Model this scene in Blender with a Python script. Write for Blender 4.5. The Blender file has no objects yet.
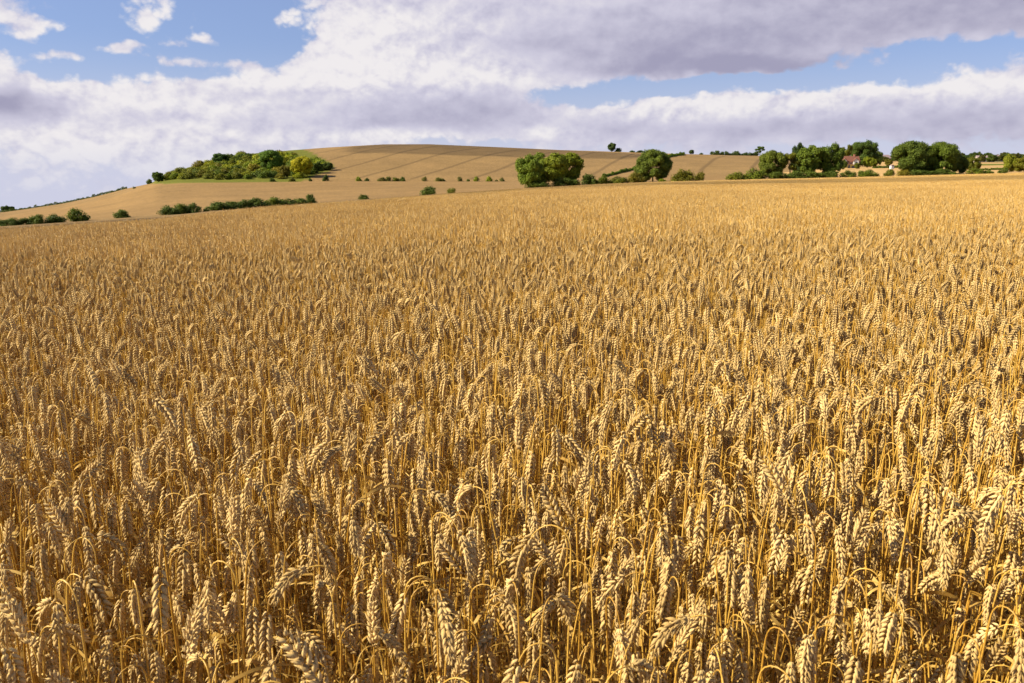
import bpy, math, random
import numpy as np
from mathutils import Matrix, Vector, Euler

SC = bpy.context.scene
COL = SC.collection
RAD = math.radians

# ------------------------------------------------------------------ camera
FPX, PITCH, CAMZ = 796.0, RAD(11.8), 1.45
cd = bpy.data.cameras.new("camera")
cam = bpy.data.objects.new("camera", cd)
COL.objects.link(cam)
cam.location = (0, 0, CAMZ)
cam.rotation_euler = (RAD(90) - PITCH, 0, 0)
cd.sensor_width = 36.0
cd.lens = FPX / 1024 * 36.0
cd.clip_start = 0.02
cd.clip_end = 20000
cd.dof.use_dof = True
cd.dof.focus_distance = 4.0
cd.dof.aperture_fstop = 14.0
SC.camera = cam

# ------------------------------------------------------------------ exposure
SC.view_settings.view_transform = 'Standard'
SC.view_settings.look = 'None'
SC.view_settings.gamma = 1
SC.view_settings.use_curve_mapping = False
SC.view_settings.exposure = 1.22
SC.cycles.max_bounces = 6
SC.cycles.diffuse_bounces = 2
SC.cycles.transmission_bounces = 4
SC.cycles.transparent_max_bounces = 4

# ------------------------------------------------------------------ sun
SUN_AZ, SUN_EL = RAD(-97), RAD(34)          # azimuth from +Y, clockwise
sd = Vector((math.sin(SUN_AZ) * math.cos(SUN_EL), math.cos(SUN_AZ) * math.cos(SUN_EL), math.sin(SUN_EL)))
sl = bpy.data.lights.new("sun", 'SUN')
sun = bpy.data.objects.new("sun", sl)
COL.objects.link(sun)
sun.rotation_euler = sd.to_track_quat('Z', 'Y').to_euler()
sun.location = (-60, 0, 60)
sl.energy = 5.0
sl.angle = RAD(0.53)
sl.color = (1.0, 0.935, 0.69)

# ------------------------------------------------------------------ sky with clouds
def tan_e(row):
    v = (341.5 - row) / FPX
    return (-math.sin(PITCH) + math.cos(PITCH) * v) / (math.cos(PITCH) + math.sin(PITCH) * v)
DYH = math.cos(PITCH) + math.sin(PITCH) * math.tan(PITCH)
FH = FPX * DYH                                   # horizontal pixels per unit x/y near the horizon
def T_of(u): return (u - 512.0) / FH

world = bpy.data.worlds.new("World")
SC.world = world
world.use_nodes = True
wt = world.node_tree
wt.nodes.clear()

class X:
    """a socket of the sky's node tree with arithmetic"""
    def __init__(s, sock): s.s = sock
    @staticmethod
    def op(kind, *a, clamp=False):
        n = wt.nodes.new('ShaderNodeMath'); n.operation = kind; n.use_clamp = clamp
        for i, v in enumerate(a):
            if isinstance(v, X): wt.links.new(v.s, n.inputs[i])
            else: n.inputs[i].default_value = float(v)
        return X(n.outputs[0])
    def __add__(s, o): return X.op('ADD', s, o)
    def __radd__(s, o): return X.op('ADD', o, s)
    def __sub__(s, o): return X.op('SUBTRACT', s, o)
    def __rsub__(s, o): return X.op('SUBTRACT', o, s)
    def __mul__(s, o): return X.op('MULTIPLY', s, o)
    def __rmul__(s, o): return X.op('MULTIPLY', o, s)
    def __truediv__(s, o): return X.op('DIVIDE', s, o)
def vec(x, y, z):
    n = wt.nodes.new('ShaderNodeCombineXYZ')
    for i, v in enumerate((x, y, z)):
        if isinstance(v, X): wt.links.new(v.s, n.inputs[i])
        else: n.inputs[i].default_value = float(v)
    return n.outputs[0]
def fbm(v, scale, detail=7, rough=0.55, lac=2.1, dist=0.0):
    n = wt.nodes.new('ShaderNodeTexNoise')
    n.noise_dimensions = '3D'
    wt.links.new(v, n.inputs['Vector'])
    n.inputs['Scale'].default_value = scale; n.inputs['Detail'].default_value = detail
    n.inputs['Roughness'].default_value = rough; n.inputs['Lacunarity'].default_value = lac
    n.inputs['Distortion'].default_value = dist
    return X(n.outputs['Fac'])
def sstep(x, a, b):
    n = wt.nodes.new('ShaderNodeMapRange'); n.interpolation_type = 'SMOOTHSTEP'
    wt.links.new(x.s, n.inputs['Value'])
    n.inputs['From Min'].default_value = a; n.inputs['From Max'].default_value = b
    return X(n.outputs['Result'])
def cmix(f, a, b):
    n = wt.nodes.new('ShaderNodeMix'); n.data_type = 'RGBA'
    if isinstance(f, X): wt.links.new(f.s, n.inputs[0])
    else: n.inputs[0].default_value = f
    for k, v in ((6, a), (7, b)):
        if isinstance(v, tuple): n.inputs[k].default_value = v + (1.0,)
        else: wt.links.new(v, n.inputs[k])
    return n.outputs[2]

tc = wt.nodes.new('ShaderNodeTexCoord')
sep = wt.nodes.new('ShaderNodeSeparateXYZ')
wt.links.new(tc.outputs['Generated'], sep.inputs[0])
dx, dy, dz = (X(o) for o in sep.outputs)
AZ = X.op('ARCTAN2', dx, dy)
EL = X.op('ARCSINE', dz)
def az_of(u): return math.atan(T_of(u))
def el_of(row): return math.atan(tan_e(row))
PXR = 1.0 / FH                                   # radians per picture pixel near the middle

# slow warp so that edges are ragged
wv = vec(AZ * 1.0, EL * 1.5, 3.1)
wx = fbm(wv, 16.0, 3) - 0.5
wy = fbm(vec(AZ * 1.0 + 7.7, EL * 1.5, 1.3), 16.0, 3) - 0.5
WA = AZ + wx * 0.07
WE = EL + wy * 0.030
def blobs(lst, A=WA, E=WE):
    tot = None
    for (u, row, rx, ry, amp) in lst:
        a = (A - az_of(u)) * (1.0 / (rx * PXR))
        e = (E - el_of(row)) * (1.0 / (ry * PXR))
        g = X.op('EXPONENT', (a * a + e * e) * -0.7) * amp
        tot = g if tot is None else tot + g
    return tot
DENS = [  # picture column, row, radii, how much cloud
    (10, 12, 70, 26, 1.0), (62, 44, 45, 8, .7), (166, 30, 26, 14, 1.35), (205, 53, 30, 5, .95), (62, 71, 30, 5, 1.0), (140, 61, 24, 4, .8), (195, 70, 40, 5, .9), (290, 28, 26, 10, .8),
    (4, 100, 42, 17, 1.1), (62, 92, 26, 6, -.3), (215, 0, 60, 3, .45), (60, 132, 120, 34, .8), (220, 122, 150, 38, .9), (340, 62, 36, 22, 1.1), (385, 82, 60, 30, .8),
    (420, 38, 90, 50, 1.1), (460, 110, 130, 30, .9), (640, 25, 170, 42, 1.2), (850, 20, 190, 32, 1.1), (730, 68, 85, 9, .8),
    (1000, 20, 120, 28, .9), (900, 118, 140, 22, 1.0), (700, 120, 120, 22, 1.0), (560, 132, 60, 14, .6), (1020, 95, 70, 30, .8),
    (190, 42, 110, 26, -.75), (265, 20, 40, 22, -.6), (95, 76, 110, 9, -.65), (110, 20, 22, 26, -.5), (640, 92, 75, 10, -1.0), (560, 100, 40, 8, -.5), (790, 86, 90, 8, -1.0), (930, 66, 100, 12, -1.2),
    (480, 142, 60, 6, -.7), (285, 42, 22, 18, -.5), (30, 68, 30, 5, -.5), (590, 108, 40, 5, -.35), (500, 128, 40, 5, -.4),
]
LIGHT = [
    (10, 8, 60, 16, -.30), (60, 44, 55, 9, .3), (168, 32, 30, 14, .3), (12, 112, 36, 10, -.62), (345, 58, 50, 26, .30), (420, 62, 80, 22, .16), (400, 20, 70, 14, .16), (200, 84, 130, 7, .20), (330, 100, 60, 10, -.1), (120, 108, 110, 9, .24), (60, 96, 60, 6, .2), (300, 84, 50, 8, .15), (200, 128, 60, 8, .12), (470, 74, 60, 10, .2), 
    (470, 114, 90, 16, -.26), (660, 52, 130, 16, -.30), (735, 71, 100, 9, -.46), (560, 20, 110, 26, -.04), (880, 26, 170, 22, -.30), (1010, 38, 60, 16, -.1),
    (880, 97, 150, 8, .28), (660, 110, 100, 8, .26), (800, 134, 220, 12, -.18), (960, 138, 120, 14, -.18), (1000, 92, 60, 9, .16), (545, 130, 26, 7, .3), (160, 146, 170, 14, .08), (50, 160, 100, 24, .22), (300, 125, 90, 9, -.08), (90, 128, 80, 6, -.06), (400, 137, 60, 5, .25),
]
dens0 = blobs(DENS)
nv = vec(AZ * 1.0, EL * 1.7, 0.35)
n1 = fbm(nv, 15.0, 8, 0.5)
n1s = fbm(vec(AZ + 0.010, EL * 1.7 - 0.022, 0.35), 15.0, 8, 0.5)     # same field, a little away from the sun
bil = lambda v: X.op('ABSOLUTE', fbm(v, 24.0, 3, 0.45) * 2.0 - 1.0) + X.op('ABSOLUTE', fbm(v, 66.0, 4, 0.5) * 2.0 - 1.0) * 0.42
n2 = bil(vec(AZ, EL * 1.25, 4.2))                                       # rounded heaps
n2s = bil(vec(AZ + 0.005, EL * 1.25 - 0.010, 4.2))
field = dens0 + (n1 - 0.5) * 1.6 + (n2 - 0.28) * 1.2 + 0.10
alpha = sstep(field, 0.12, 0.66)
lum0 = blobs(LIGHT) + 0.63
lum = lum0 + (n1 - n1s) * 0.6 + (n2 - n2s) * (0.14 + 0.60 * sstep(lum0, 0.42, 0.85))
lum = lum - sstep(field, 0.7, 1.9) * 0.06
lum = X.op('ADD', lum, 0.0, clamp=True)
dark, mid, white = (4.0, 3.88, 5.4), (6.8, 6.6, 8.0), (9.6, 9.25, 9.4)
ccol = cmix(sstep(lum, 0.45, 1.0), cmix(sstep(lum, 0.05, 0.6), dark, mid), white)

sky = wt.nodes.new('ShaderNodeTexSky')
sky.sky_type = 'NISHITA'
sky.sun_disc = False
sky.sun_elevation = SUN_EL
sky.sun_rotation = SUN_AZ
sky.air_density = 1.0; sky.dust_density = 0.4; sky.ozone_density = 2.5
blue = wt.nodes.new('ShaderNodeMix'); blue.data_type = 'RGBA'; blue.blend_type = 'MULTIPLY'
blue.inputs[0].default_value = 1.0
wt.links.new(sky.outputs[0], blue.inputs[6])
blue.inputs[7].default_value = (0.80, 0.86, 1.18, 1)
haze_f = sstep(EL, RAD(9.0), RAD(-0.5)) * 0.9
base = cmix(haze_f, cmix(0.32, blue.outputs[2], (5.6, 7.0, 10.4)), (7.0, 7.1, 8.8))
# outside the stretch of sky the photograph shows the clouds are only broken noise
skyc = cmix(alpha * (1.0 - sstep(EL, RAD(2.6), RAD(-0.6)) * 0.6), base, ccol)
below = sstep(EL, RAD(-4.0), RAD(-9.0))
skyc = cmix(below, skyc, (2.2, 1.5, 0.8))
bg = wt.nodes.new('ShaderNodeBackground')
bg.inputs['Strength'].default_value = 0.039
wt.links.new(skyc, bg.inputs['Color'])
out = wt.nodes.new('ShaderNodeOutputWorld')
wt.links.new(bg.outputs[0], out.inputs[0])
world.cycles.sampling_method = 'MANUAL'
world.cycles.sample_map_resolution = 512

# ------------------------------------------------------------------ helpers
def tag(o, label=None, cat=None, group=None, kind=None):
    for k, v in (("label", label), ("category", cat), ("group", group), ("kind", kind)):
        if v: o[k] = v
    return o
def link(name, me, parent=None, loc=None):
    o = bpy.data.objects.new(name, me)
    COL.objects.link(o)
    if parent is not None: o.parent = parent
    if loc is not None: o.location = loc
    return o
def npmesh(name, V, F, mats, mi=None, tint=None, smooth=False):
    """mesh from numpy arrays; F is (n,3) or (n,4)"""
    V = np.asarray(V, np.float32); F = np.asarray(F, np.int32)
    me = bpy.data.meshes.new(name)
    n, k = F.shape
    me.vertices.add(len(V)); me.vertices.foreach_set("co", V.ravel())
    me.loops.add(n * k); me.loops.foreach_set("vertex_index", F.ravel())
    me.polygons.add(n); me.polygons.foreach_set("loop_start", np.arange(0, n * k, k, dtype=np.int32))
    for m in mats: me.materials.append(m)
    if mi is not None: me.polygons.foreach_set("material_index", np.asarray(mi, np.int32))
    me.polygons.foreach_set("use_smooth", np.full(n, smooth, bool))
    if tint is not None:
        tint = np.asarray(tint, np.float32)
        if tint.ndim == 1:
            a = me.attributes.new("tint", 'FLOAT', 'POINT'); a.data.foreach_set("value", tint)
        else:
            a = me.attributes.new("tint", 'FLOAT_COLOR', 'POINT')
            a.data.foreach_set("color", np.concatenate([tint, np.ones((len(tint), 1), np.float32)], 1).ravel())
    me.update(calc_edges=True)
    me.validate()
    return me

class NT:
    """short hand for a material's nodes"""
    def __init__(s, name):
        s.m = bpy.data.materials.new(name); s.m.use_nodes = True
        s.t = s.m.node_tree; s.b = s.t.nodes['Principled BSDF']
        s.b.inputs['Roughness'].default_value = 0.8
        s.b.inputs['Specular IOR Level'].default_value = 0.2
        s.out = s.t.nodes['Material Output']
    def n(s, typ, **kw):
        nd = s.t.nodes.new(typ)
        for k, v in kw.items(): setattr(nd, k, v)
        return nd
    def l(s, a, b): s.t.links.new(a, b)
    def attr(s, name): return s.n('ShaderNodeAttribute', attribute_name=name)
    def noise(s, scale, detail=4, rough=0.55, coord='Object', stretch=None):
        t = s.n('ShaderNodeTexCoord'); src = t.outputs[coord]
        if stretch:
            mp = s.n('ShaderNodeMapping'); mp.inputs['Scale'].default_value = stretch
            s.l(src, mp.inputs[0]); src = mp.outputs[0]
        nz = s.n('ShaderNodeTexNoise'); nz.inputs['Scale'].default_value = scale
        nz.inputs['Detail'].default_value = detail; nz.inputs['Roughness'].default_value = rough
        s.l(src, nz.inputs['Vector']); return nz.outputs['Fac']
    def mix(s, f, a, b, blend='MIX'):
        nd = s.n('ShaderNodeMix', data_type='RGBA', blend_type=blend)
        for k, v in ((0, f), (6, a), (7, b)):
            if isinstance(v, (int, float)): nd.inputs[k].default_value = v
            elif isinstance(v, tuple): nd.inputs[k].default_value = v + (1.0,)
            else: s.l(v, nd.inputs[k])
        return nd.outputs[2]
    def ramp(s, f, lo, hi):
        nd = s.n('ShaderNodeMapRange'); s.l(f, nd.inputs[0])
        nd.inputs[1].default_value = lo; nd.inputs[2].default_value = hi
        return nd.outputs[0]
    def math(s, op, a, b=0.0, c=0.0):
        nd = s.n('ShaderNodeMath', operation=op)
        for i, v in enumerate((a, b, c)):
            if isinstance(v, (int, float)): nd.inputs[i].default_value = v
            else: s.l(v, nd.inputs[i])
        return nd.outputs[0]
    def translucent(s, col, f):
        tr = s.n('ShaderNodeBsdfTranslucent'); s.l(col, tr.inputs[0])
        mx = s.n('ShaderNodeMixShader'); mx.inputs[0].default_value = f
        s.l(s.b.outputs[0], mx.inputs[1]); s.l(tr.outputs[0], mx.inputs[2]); s.l(mx.outputs[0], s.out.inputs[0])
def plain(name, col, rough=0.8, scale=3.0, amt=0.25):
    m = NT(name)
    f = m.noise(scale, 5)
    c = m.mix(f, tuple(v * (1 - amt) for v in col), tuple(min(1, v * (1 + amt)) for v in col))
    m.l(c, m.b.inputs['Base Color']); m.b.inputs['Roughness'].default_value = rough
    return m.m

# ------------------------------------------------------------------ the lie of the land
H = 0.75                                          # height of the standing wheat
def tab(pts):
    xs, ys = zip(*pts)
    return lambda u: np.interp(u, xs, ys)
yA = tab([(-700, 255), (-200, 244), (0, 231), (150, 221), (260, 208.5), (350, 202.5), (430, 195.8), (525, 189), (600, 184.8), (660, 182.3), (760, 179.6), (860, 177.2), (1024, 173.0), (1250, 169), (1800, 168)])
DA = tab([(-700, 60), (0, 62), (150, 85), (350, 150), (525, 235), (660, 262), (1024, 265), (1800, 265)])
yH = tab([(-700, 246), (-200, 236), (0, 226), (73, 221.5), (117, 218), (180, 214), (220, 210), (309, 204), (360, 199.8), (430, 195.0), (470, 193.2), (525, 188.4), (600, 184.6), (660, 181.8), (760, 179), (860, 176.9), (1024, 172.6), (1250, 168.6), (1800, 168)])
DH = tab([(-700, 190), (0, 200), (200, 225), (430, 270), (560, 292), (1024, 292), (1800, 300)])
yM = tab([(-700, 240), (-200, 229), (0, 217), (60, 208), (110, 197.5), (130, 191), (155, 184), (180, 182.4), (330, 181), (520, 181.4), (600, 178), (650, 176), (700, 176.6), (770, 174.5), (835, 168.2), (900, 167.2), (940, 166.6), (1024, 165), (1800, 165)])
DM = tab([(-700, 420), (0, 430), (155, 455), (520, 480), (600, 480), (760, 480), (835, 520), (1800, 540)])
yS = tab([(-700, 236), (-200, 224), (0, 212), (25, 208.6), (60, 203.5), (90, 197.3), (112, 192), (125, 188.6), (150, 183.4), (165, 175), (200, 164), (235, 155.5), (270, 152), (330, 147.4), (385, 144.3), (430, 144.2), (500, 147.2), (560, 150), (600, 151.2), (640, 152.6), (690, 154.2), (765, 156), (830, 158.5), (900, 160), (1024, 160.4), (1800, 160)])
DS = tab([(-700, 600), (0, 620), (150, 640), (330, 720), (500, 740), (690, 740), (765, 800), (830, 1000), (900, 1150), (1800, 1200)])
vt = np.vectorize(tan_e)

def near_s(u):
    """slope that brings the visible crest of the near field to the row the photograph shows"""
    D = DA(u); target = tan_e(yA(u)); q = np.linspace(0.15, 1, 60); Y = q * D
    lo, hi = -0.2, 0.1
    for _ in range(40):
        s = 0.5 * (lo + hi)
        mx = np.max(-(CAMZ - H) / Y + s * (0.5 + 0.5 * q))
        if mx > target: hi = s
        else: lo = s
    return s
_uu = np.linspace(-700, 1800, 126)
_ss = np.array([near_s(u) for u in _uu])
def near_z(T, Y):
    """ground height of the wheat field"""
    u = 512 + T * FH
    s = np.interp(u, _uu, _ss); q = np.clip(np.asarray(Y) / DA(u), 0, 1.15)
    return s * Y * (0.5 + 0.5 * q)

KN = []                                            # per picture column: knots (depth, height) behind the near field
def knots(u):
    D, Dh, Dm, Ds = DA(u), DH(u), DM(u), DS(u)
    tA, tH, tM, tS = (tan_e(f(u)) for f in (yA, yH, yM, yS))
    zA = CAMZ + D * tA - H
    d1 = 0.35 * D + 0.65 * (Dh - 14)
    k = [(D, zA), (D + 0.35 * (d1 - D), CAMZ + (D + .35 * (d1 - D)) * (tA - 0.010)), (d1, CAMZ + d1 * (tA - 0.003)), (Dh - 7, CAMZ + (Dh - 7) * (tH - .0006)), (Dh, CAMZ + Dh * tH)]
    for f in (0.2, 0.4, 0.6, 0.8):
        dd = Dh + f * (Dm - Dh); k.append((dd, CAMZ + dd * (tH + (tM - tH) * f ** 0.85)))
    k.append((Dm, CAMZ + Dm * tM))
    for f in (0.2, 0.4, 0.6, 0.8, 0.92):
        dd = Dm + f * (Ds - Dm); k.append((dd, CAMZ + dd * (tM + (tS - tM) * math.sin(f * math.pi / 2) ** 1.02)))
    k.append((Ds, CAMZ + Ds * tS))
    for dd, drop in ((Ds * 1.12, .004), (Ds * 1.4, .012), (Ds * 2, .02), (5000, .03), (9000, .034)):
        k.append((max(dd, Ds + 10), CAMZ + dd * (tS - drop)))
    return np.array(k)
UCOL = np.unique(np.concatenate([np.linspace(-700, -60, 17), np.linspace(-60, 1084, 287), np.linspace(1084, 1800, 19)]))
KZ = np.array([knots(u) for u in UCOL])           # (cols, knots, 2)
def ground(T, Y):
    """ground height anywhere in front of the camera"""
    u = float(np.clip(512 + T * FH, -700, 1800))
    if Y <= DA(u): return float(near_z(T, Y))
    i = min(max(int(np.searchsorted(UCOL, u)) - 1, 0), len(UCOL) - 2)
    w = (u - UCOL[i]) / (UCOL[i + 1] - UCOL[i])
    k = KZ[i] * (1 - w) + KZ[i + 1] * w
    return float(np.interp(Y, k[:, 0], k[:, 1]))
def at(u, Y):
    T = T_of(u)
    return Vector((T * Y, Y, ground(T, Y)))
def at_row(u, row):
    """the point of the hillside seen at a picture position (farthest slope first)"""
    te = tan_e(row); Dh, Ds = DH(u), DS(u)
    Y = np.linspace(Dh, Ds, 200)
    e = np.array([(ground(T_of(u), y) - CAMZ) / y for y in Y])
    j = int(np.argmin(np.abs(e - te)))
    return at(u, float(Y[j]))

# ---- terrain sheet (one mesh): a fan from y=6 out to the far distance, and a square under and behind the camera
WOOD_TOP = tab([(140, 184), (152, 181), (160, 176), (180, 168), (200, 161), (222, 155), (245, 151.5), (270, 150), (300, 148.5), (318, 157), (335, 167), (345, 184)])
FIELD, BAND, MIDF, HILL, GRASS, SOIL, PALE, FARG = range(8)
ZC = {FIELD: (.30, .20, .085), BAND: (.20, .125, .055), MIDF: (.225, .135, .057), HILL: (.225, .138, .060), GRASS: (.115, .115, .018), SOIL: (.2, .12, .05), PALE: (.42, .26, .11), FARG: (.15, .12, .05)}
def terrain():
    V, Cc = [], []
    q = np.concatenate([np.linspace(0, 1, 30) ** 1.7])
    nr = None
    rows = []
    for ci, u in enumerate(UCOL):
        T = T_of(u); D = DA(u)
        Ys = list(6 + (D - 6) * q); Zs = list(near_z(T, np.array(Ys))); cols = [ZC[SOIL] + (0,)] * len(Ys)
        k = KZ[ci]
        for j in range(len(k) - 1):
            sub = 3 if j < 4 else (4 if j < 15 else 3)
            for s_ in range(1, sub + 1):
                f = s_ / sub
                Y = k[j, 0] * (1 - f) + k[j + 1, 0] * f; Z = k[j, 1] * (1 - f) + k[j + 1, 1] * f
                tram = 0.0
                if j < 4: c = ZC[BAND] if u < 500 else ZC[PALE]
                elif j < 9:
                    c = ZC[MIDF]
                    if u > 780: c = ZC[PALE]
                elif j < 15: c, tram = ZC[HILL], 1.0
                else: c = ZC[HILL] if u < 780 else ZC[FARG]
                if u > 805 and 9 <= j < 15:
                    tram = 0.0
                    row = 341.5
                    c = ZC[FARG]
                    if j <= 10: c = ZC[GRASS] if (u > 925 and j == 9) else ZC[PALE]
                    if j in (11, 12) and u < 900: c = ZC[PALE]
                if 146 < u < 342 and Y > DM(u) - 4:
                    e = (Z - CAMZ) / Y
                    rr = 175.2 - e * FH
                    if rr > WOOD_TOP(u) - 1.0 and u < 336 and rr < 183.5 - max(0, (u - 296) * .38): c, tram = ZC[GRASS], 0.0
                Ys.append(Y); Zs.append(Z); cols.append(c + (tram,))
        nr = len(Ys)
        for Y, Z, c in zip(Ys, Zs, cols):
            V.append((T * Y, Y, Z)); Cc.append(c)
    nc = len(UCOL)
    F = []
    for i in range(nc - 1):
        for j in range(nr - 1):
            a = i * nr + j
            F.append((a, a + nr, a + nr + 1, a + 1))
    # sides and rear
    b0 = len(V)
    first = [i * nr for i in range(nc)]
    for i in first:
        x, y, z = V[i]; V.append((x * 1.0, -14.0, z)); Cc.append(ZC[SOIL] + (0,))
    for i in range(nc - 1):
        F.append((b0 + i, b0 + i + 1, first[i + 1], first[i]))
    for side, i in ((-1, 0), (1, nc - 1)):
        e0 = len(V)
        col = [V[i * nr + j] for j in range(nr)]
        V.append((side * 9000, -14, -900 if side < 0 else -120)); V.append((side * 9000, 9000, -1500 if side < 0 else -220)); Cc += [ZC[SOIL] + (0,)] * 2
        ids = [b0 + i] + [i * nr + j for j in range(nr)]
        for a, b in zip(ids[:-1], ids[1:]):
            F.append((e0, a, b, b) if False else (e0, a, b, e0 + 1) if b == ids[-1] else (e0, a, b, b))
    V = np.array(V); Cc = np.array(Cc)
    me = bpy.data.meshes.new("ground")
    me.from_pydata([tuple(v) for v in V], [], [tuple(dict.fromkeys(f)) for f in F])
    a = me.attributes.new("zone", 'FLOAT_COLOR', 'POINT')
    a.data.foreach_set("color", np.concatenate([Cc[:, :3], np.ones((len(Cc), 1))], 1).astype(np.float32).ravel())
    a = me.attributes.new("tram", 'FLOAT', 'POINT')
    a.data.foreach_set("value", Cc[:, 3].astype(np.float32))
    for p in me.polygons: p.use_smooth = True
    m = NT("ground")
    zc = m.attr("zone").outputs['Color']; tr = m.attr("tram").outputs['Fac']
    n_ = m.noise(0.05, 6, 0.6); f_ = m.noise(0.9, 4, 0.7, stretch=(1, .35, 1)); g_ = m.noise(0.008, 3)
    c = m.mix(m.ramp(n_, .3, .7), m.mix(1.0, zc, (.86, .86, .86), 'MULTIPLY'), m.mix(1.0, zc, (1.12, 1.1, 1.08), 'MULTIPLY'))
    c = m.mix(m.ramp(f_, .35, .65), m.mix(1.0, c, (.82, .82, .82), 'MULTIPLY'), m.mix(1.0, c, (1.12, 1.12, 1.1), 'MULTIPLY'))
    c = m.mix(m.ramp(g_, .35, .65), m.mix(1.0, c, (.9, .9, .92), 'MULTIPLY'), c)
    # wheel lines of the sprayer up the hill, pairs about every 33 m
    tcn = m.n('ShaderNodeTexCoord'); sp = m.n('ShaderNodeSeparateXYZ'); m.l(tcn.outputs['Object'], sp.inputs[0])
    ca, sa = math.cos(RAD(11)), math.sin(RAD(11))
    wob = m.math('MULTIPLY', m.math('SUBTRACT', m.noise(.004, 1), .5), 30.0)
    bow = m.math('MULTIPLY', m.math('POWER', m.math('MAXIMUM', m.math('SUBTRACT', sp.outputs[1], 480.0), 0.0), 1.7), 0.0026)
    s_ = m.math('ADD', m.math('SUBTRACT', m.math('MULTIPLY', sp.outputs[0], ca), m.math('MULTIPLY', sp.outputs[1], sa)), wob)
    s_ = m.math('SUBTRACT', s_, bow)
    ph = m.math('ABSOLUTE', m.math('SUBTRACT', m.math('MODULO', m.math('ADD', s_, 3300.0), 33.0), 16.5))
    ln = m.math('MULTIPLY', m.ramp(ph, 2.3, 0.8), tr)
    c = m.mix(m.math('MULTIPLY', ln, .6), c, (.10, .062, .03))
    m.l(c, m.b.inputs['Base Color'])
    m.b.inputs['Roughness'].default_value = 0.95
    m.b.inputs['Specular IOR Level'].default_value = 0.05
    bp = m.n('ShaderNodeBump'); bp.inputs['Strength'].default_value = 0.5; bp.inputs['Distance'].default_value = 0.3
    m.l(f_, bp.inputs['Height']); m.l(bp.outputs[0], m.b.inputs['Normal'])
    me.materials.append(m.m)
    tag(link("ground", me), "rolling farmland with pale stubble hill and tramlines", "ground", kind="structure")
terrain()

# ------------------------------------------------------------------ wheat
def wheat_mat(name, lo, hi, rough, trans=0.0, spec=0.25, warm=None):
    m = NT(name)
    t = m.attr("tint").outputs['Fac']
    oi = m.n('ShaderNodeObjectInfo')
    r = m.math('ADD', m.math('MULTIPLY', t, .65), m.math('MULTIPLY', oi.outputs['Random'], .35))
    c = m.mix(r, lo, hi)
    nz = m.noise(420, 4, .65)
    c = m.mix(m.ramp(nz, .3, .7), m.mix(1.0, c, (.72, .70, .70), 'MULTIPLY'), m.mix(1.0, c, (1.14, 1.13, 1.1), 'MULTIPLY'))
    m.l(c, m.b.inputs['Base Color'])
    m.b.inputs['Roughness'].default_value = rough
    m.b.inputs['Specular IOR Level'].default_value = spec
    if trans: m.translucent(c, trans)
    return m.m
M_EAR = wheat_mat("wheat_ear", (.37, .23, .08), (.73, .505, .225), .75, 0.08, .12)
M_STEM = wheat_mat("wheat_stem", (.36, .165, .014), (.70, .42, .085), .4, 0.10, .4)
M_LEAF = wheat_mat("wheat_leaf", (.40, .21, .03), (.72, .48, .15), .6, 0.3)
WM = [M_EAR, M_STEM, M_LEAF]

def tube(P, R, n, V, F, cap=True):
    """triangulated tube along points P with radii R"""
    P = np.asarray(P, float); b = len(V); k = len(P)
    up = np.array([0.31, 0.9, 0.2])
    for i in range(k):
        t = P[min(i + 1, k - 1)] - P[max(i - 1, 0)]; t /= np.linalg.norm(t) + 1e-9
        s = np.cross(t, up); s /= np.linalg.norm(s) + 1e-9; w = np.cross(s, t)
        for j in range(n):
            a = 2 * math.pi * j / n
            V.append(P[i] + R[i] * (math.cos(a) * s + math.sin(a) * w))
    for i in range(k - 1):
        for j in range(n):
            p, q = b + i * n + j, b + i * n + (j + 1) % n
            F.append((p, q, q + n)); F.append((p, q + n, p + n))
def ribbon(P, Wd, N, V, F):
    b = len(V)
    for p, w, nn in zip(P, Wd, N):
        V.append(p - nn * w); V.append(p + nn * w)
    for i in range(len(P) - 1):
        a = b + 2 * i
        F.append((a, a + 1, a + 3)); F.append((a, a + 3, a + 2))
def floret(c, ax, r, n, prof, V, F):
    """one plump pointed husk from point c along vector ax"""
    b = len(V); L = np.linalg.norm(ax); t = ax / L
    s = np.cross(t, np.array([.3, .5, .81])); s /= np.linalg.norm(s) + 1e-9; w = np.cross(s, t)
    for f, k in prof[:-1]:
        for j in range(n):
            a = 2 * math.pi * j / n
            V.append(c + ax * f + (math.cos(a) * s + math.sin(a) * w) * r * k)
    V.append(c + ax * prof[-1][0])
    m = len(prof) - 1
    for i in range(m - 1):
        for j in range(n):
            p, q = b + i * n + j, b + i * n + (j + 1) % n
            F.append((p, q, q + n)); F.append((p, q + n, p + n))
    for j in range(n):
        F.append((b + (m - 1) * n + j, b + (m - 1) * n + (j + 1) % n, b + m * n))

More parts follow.
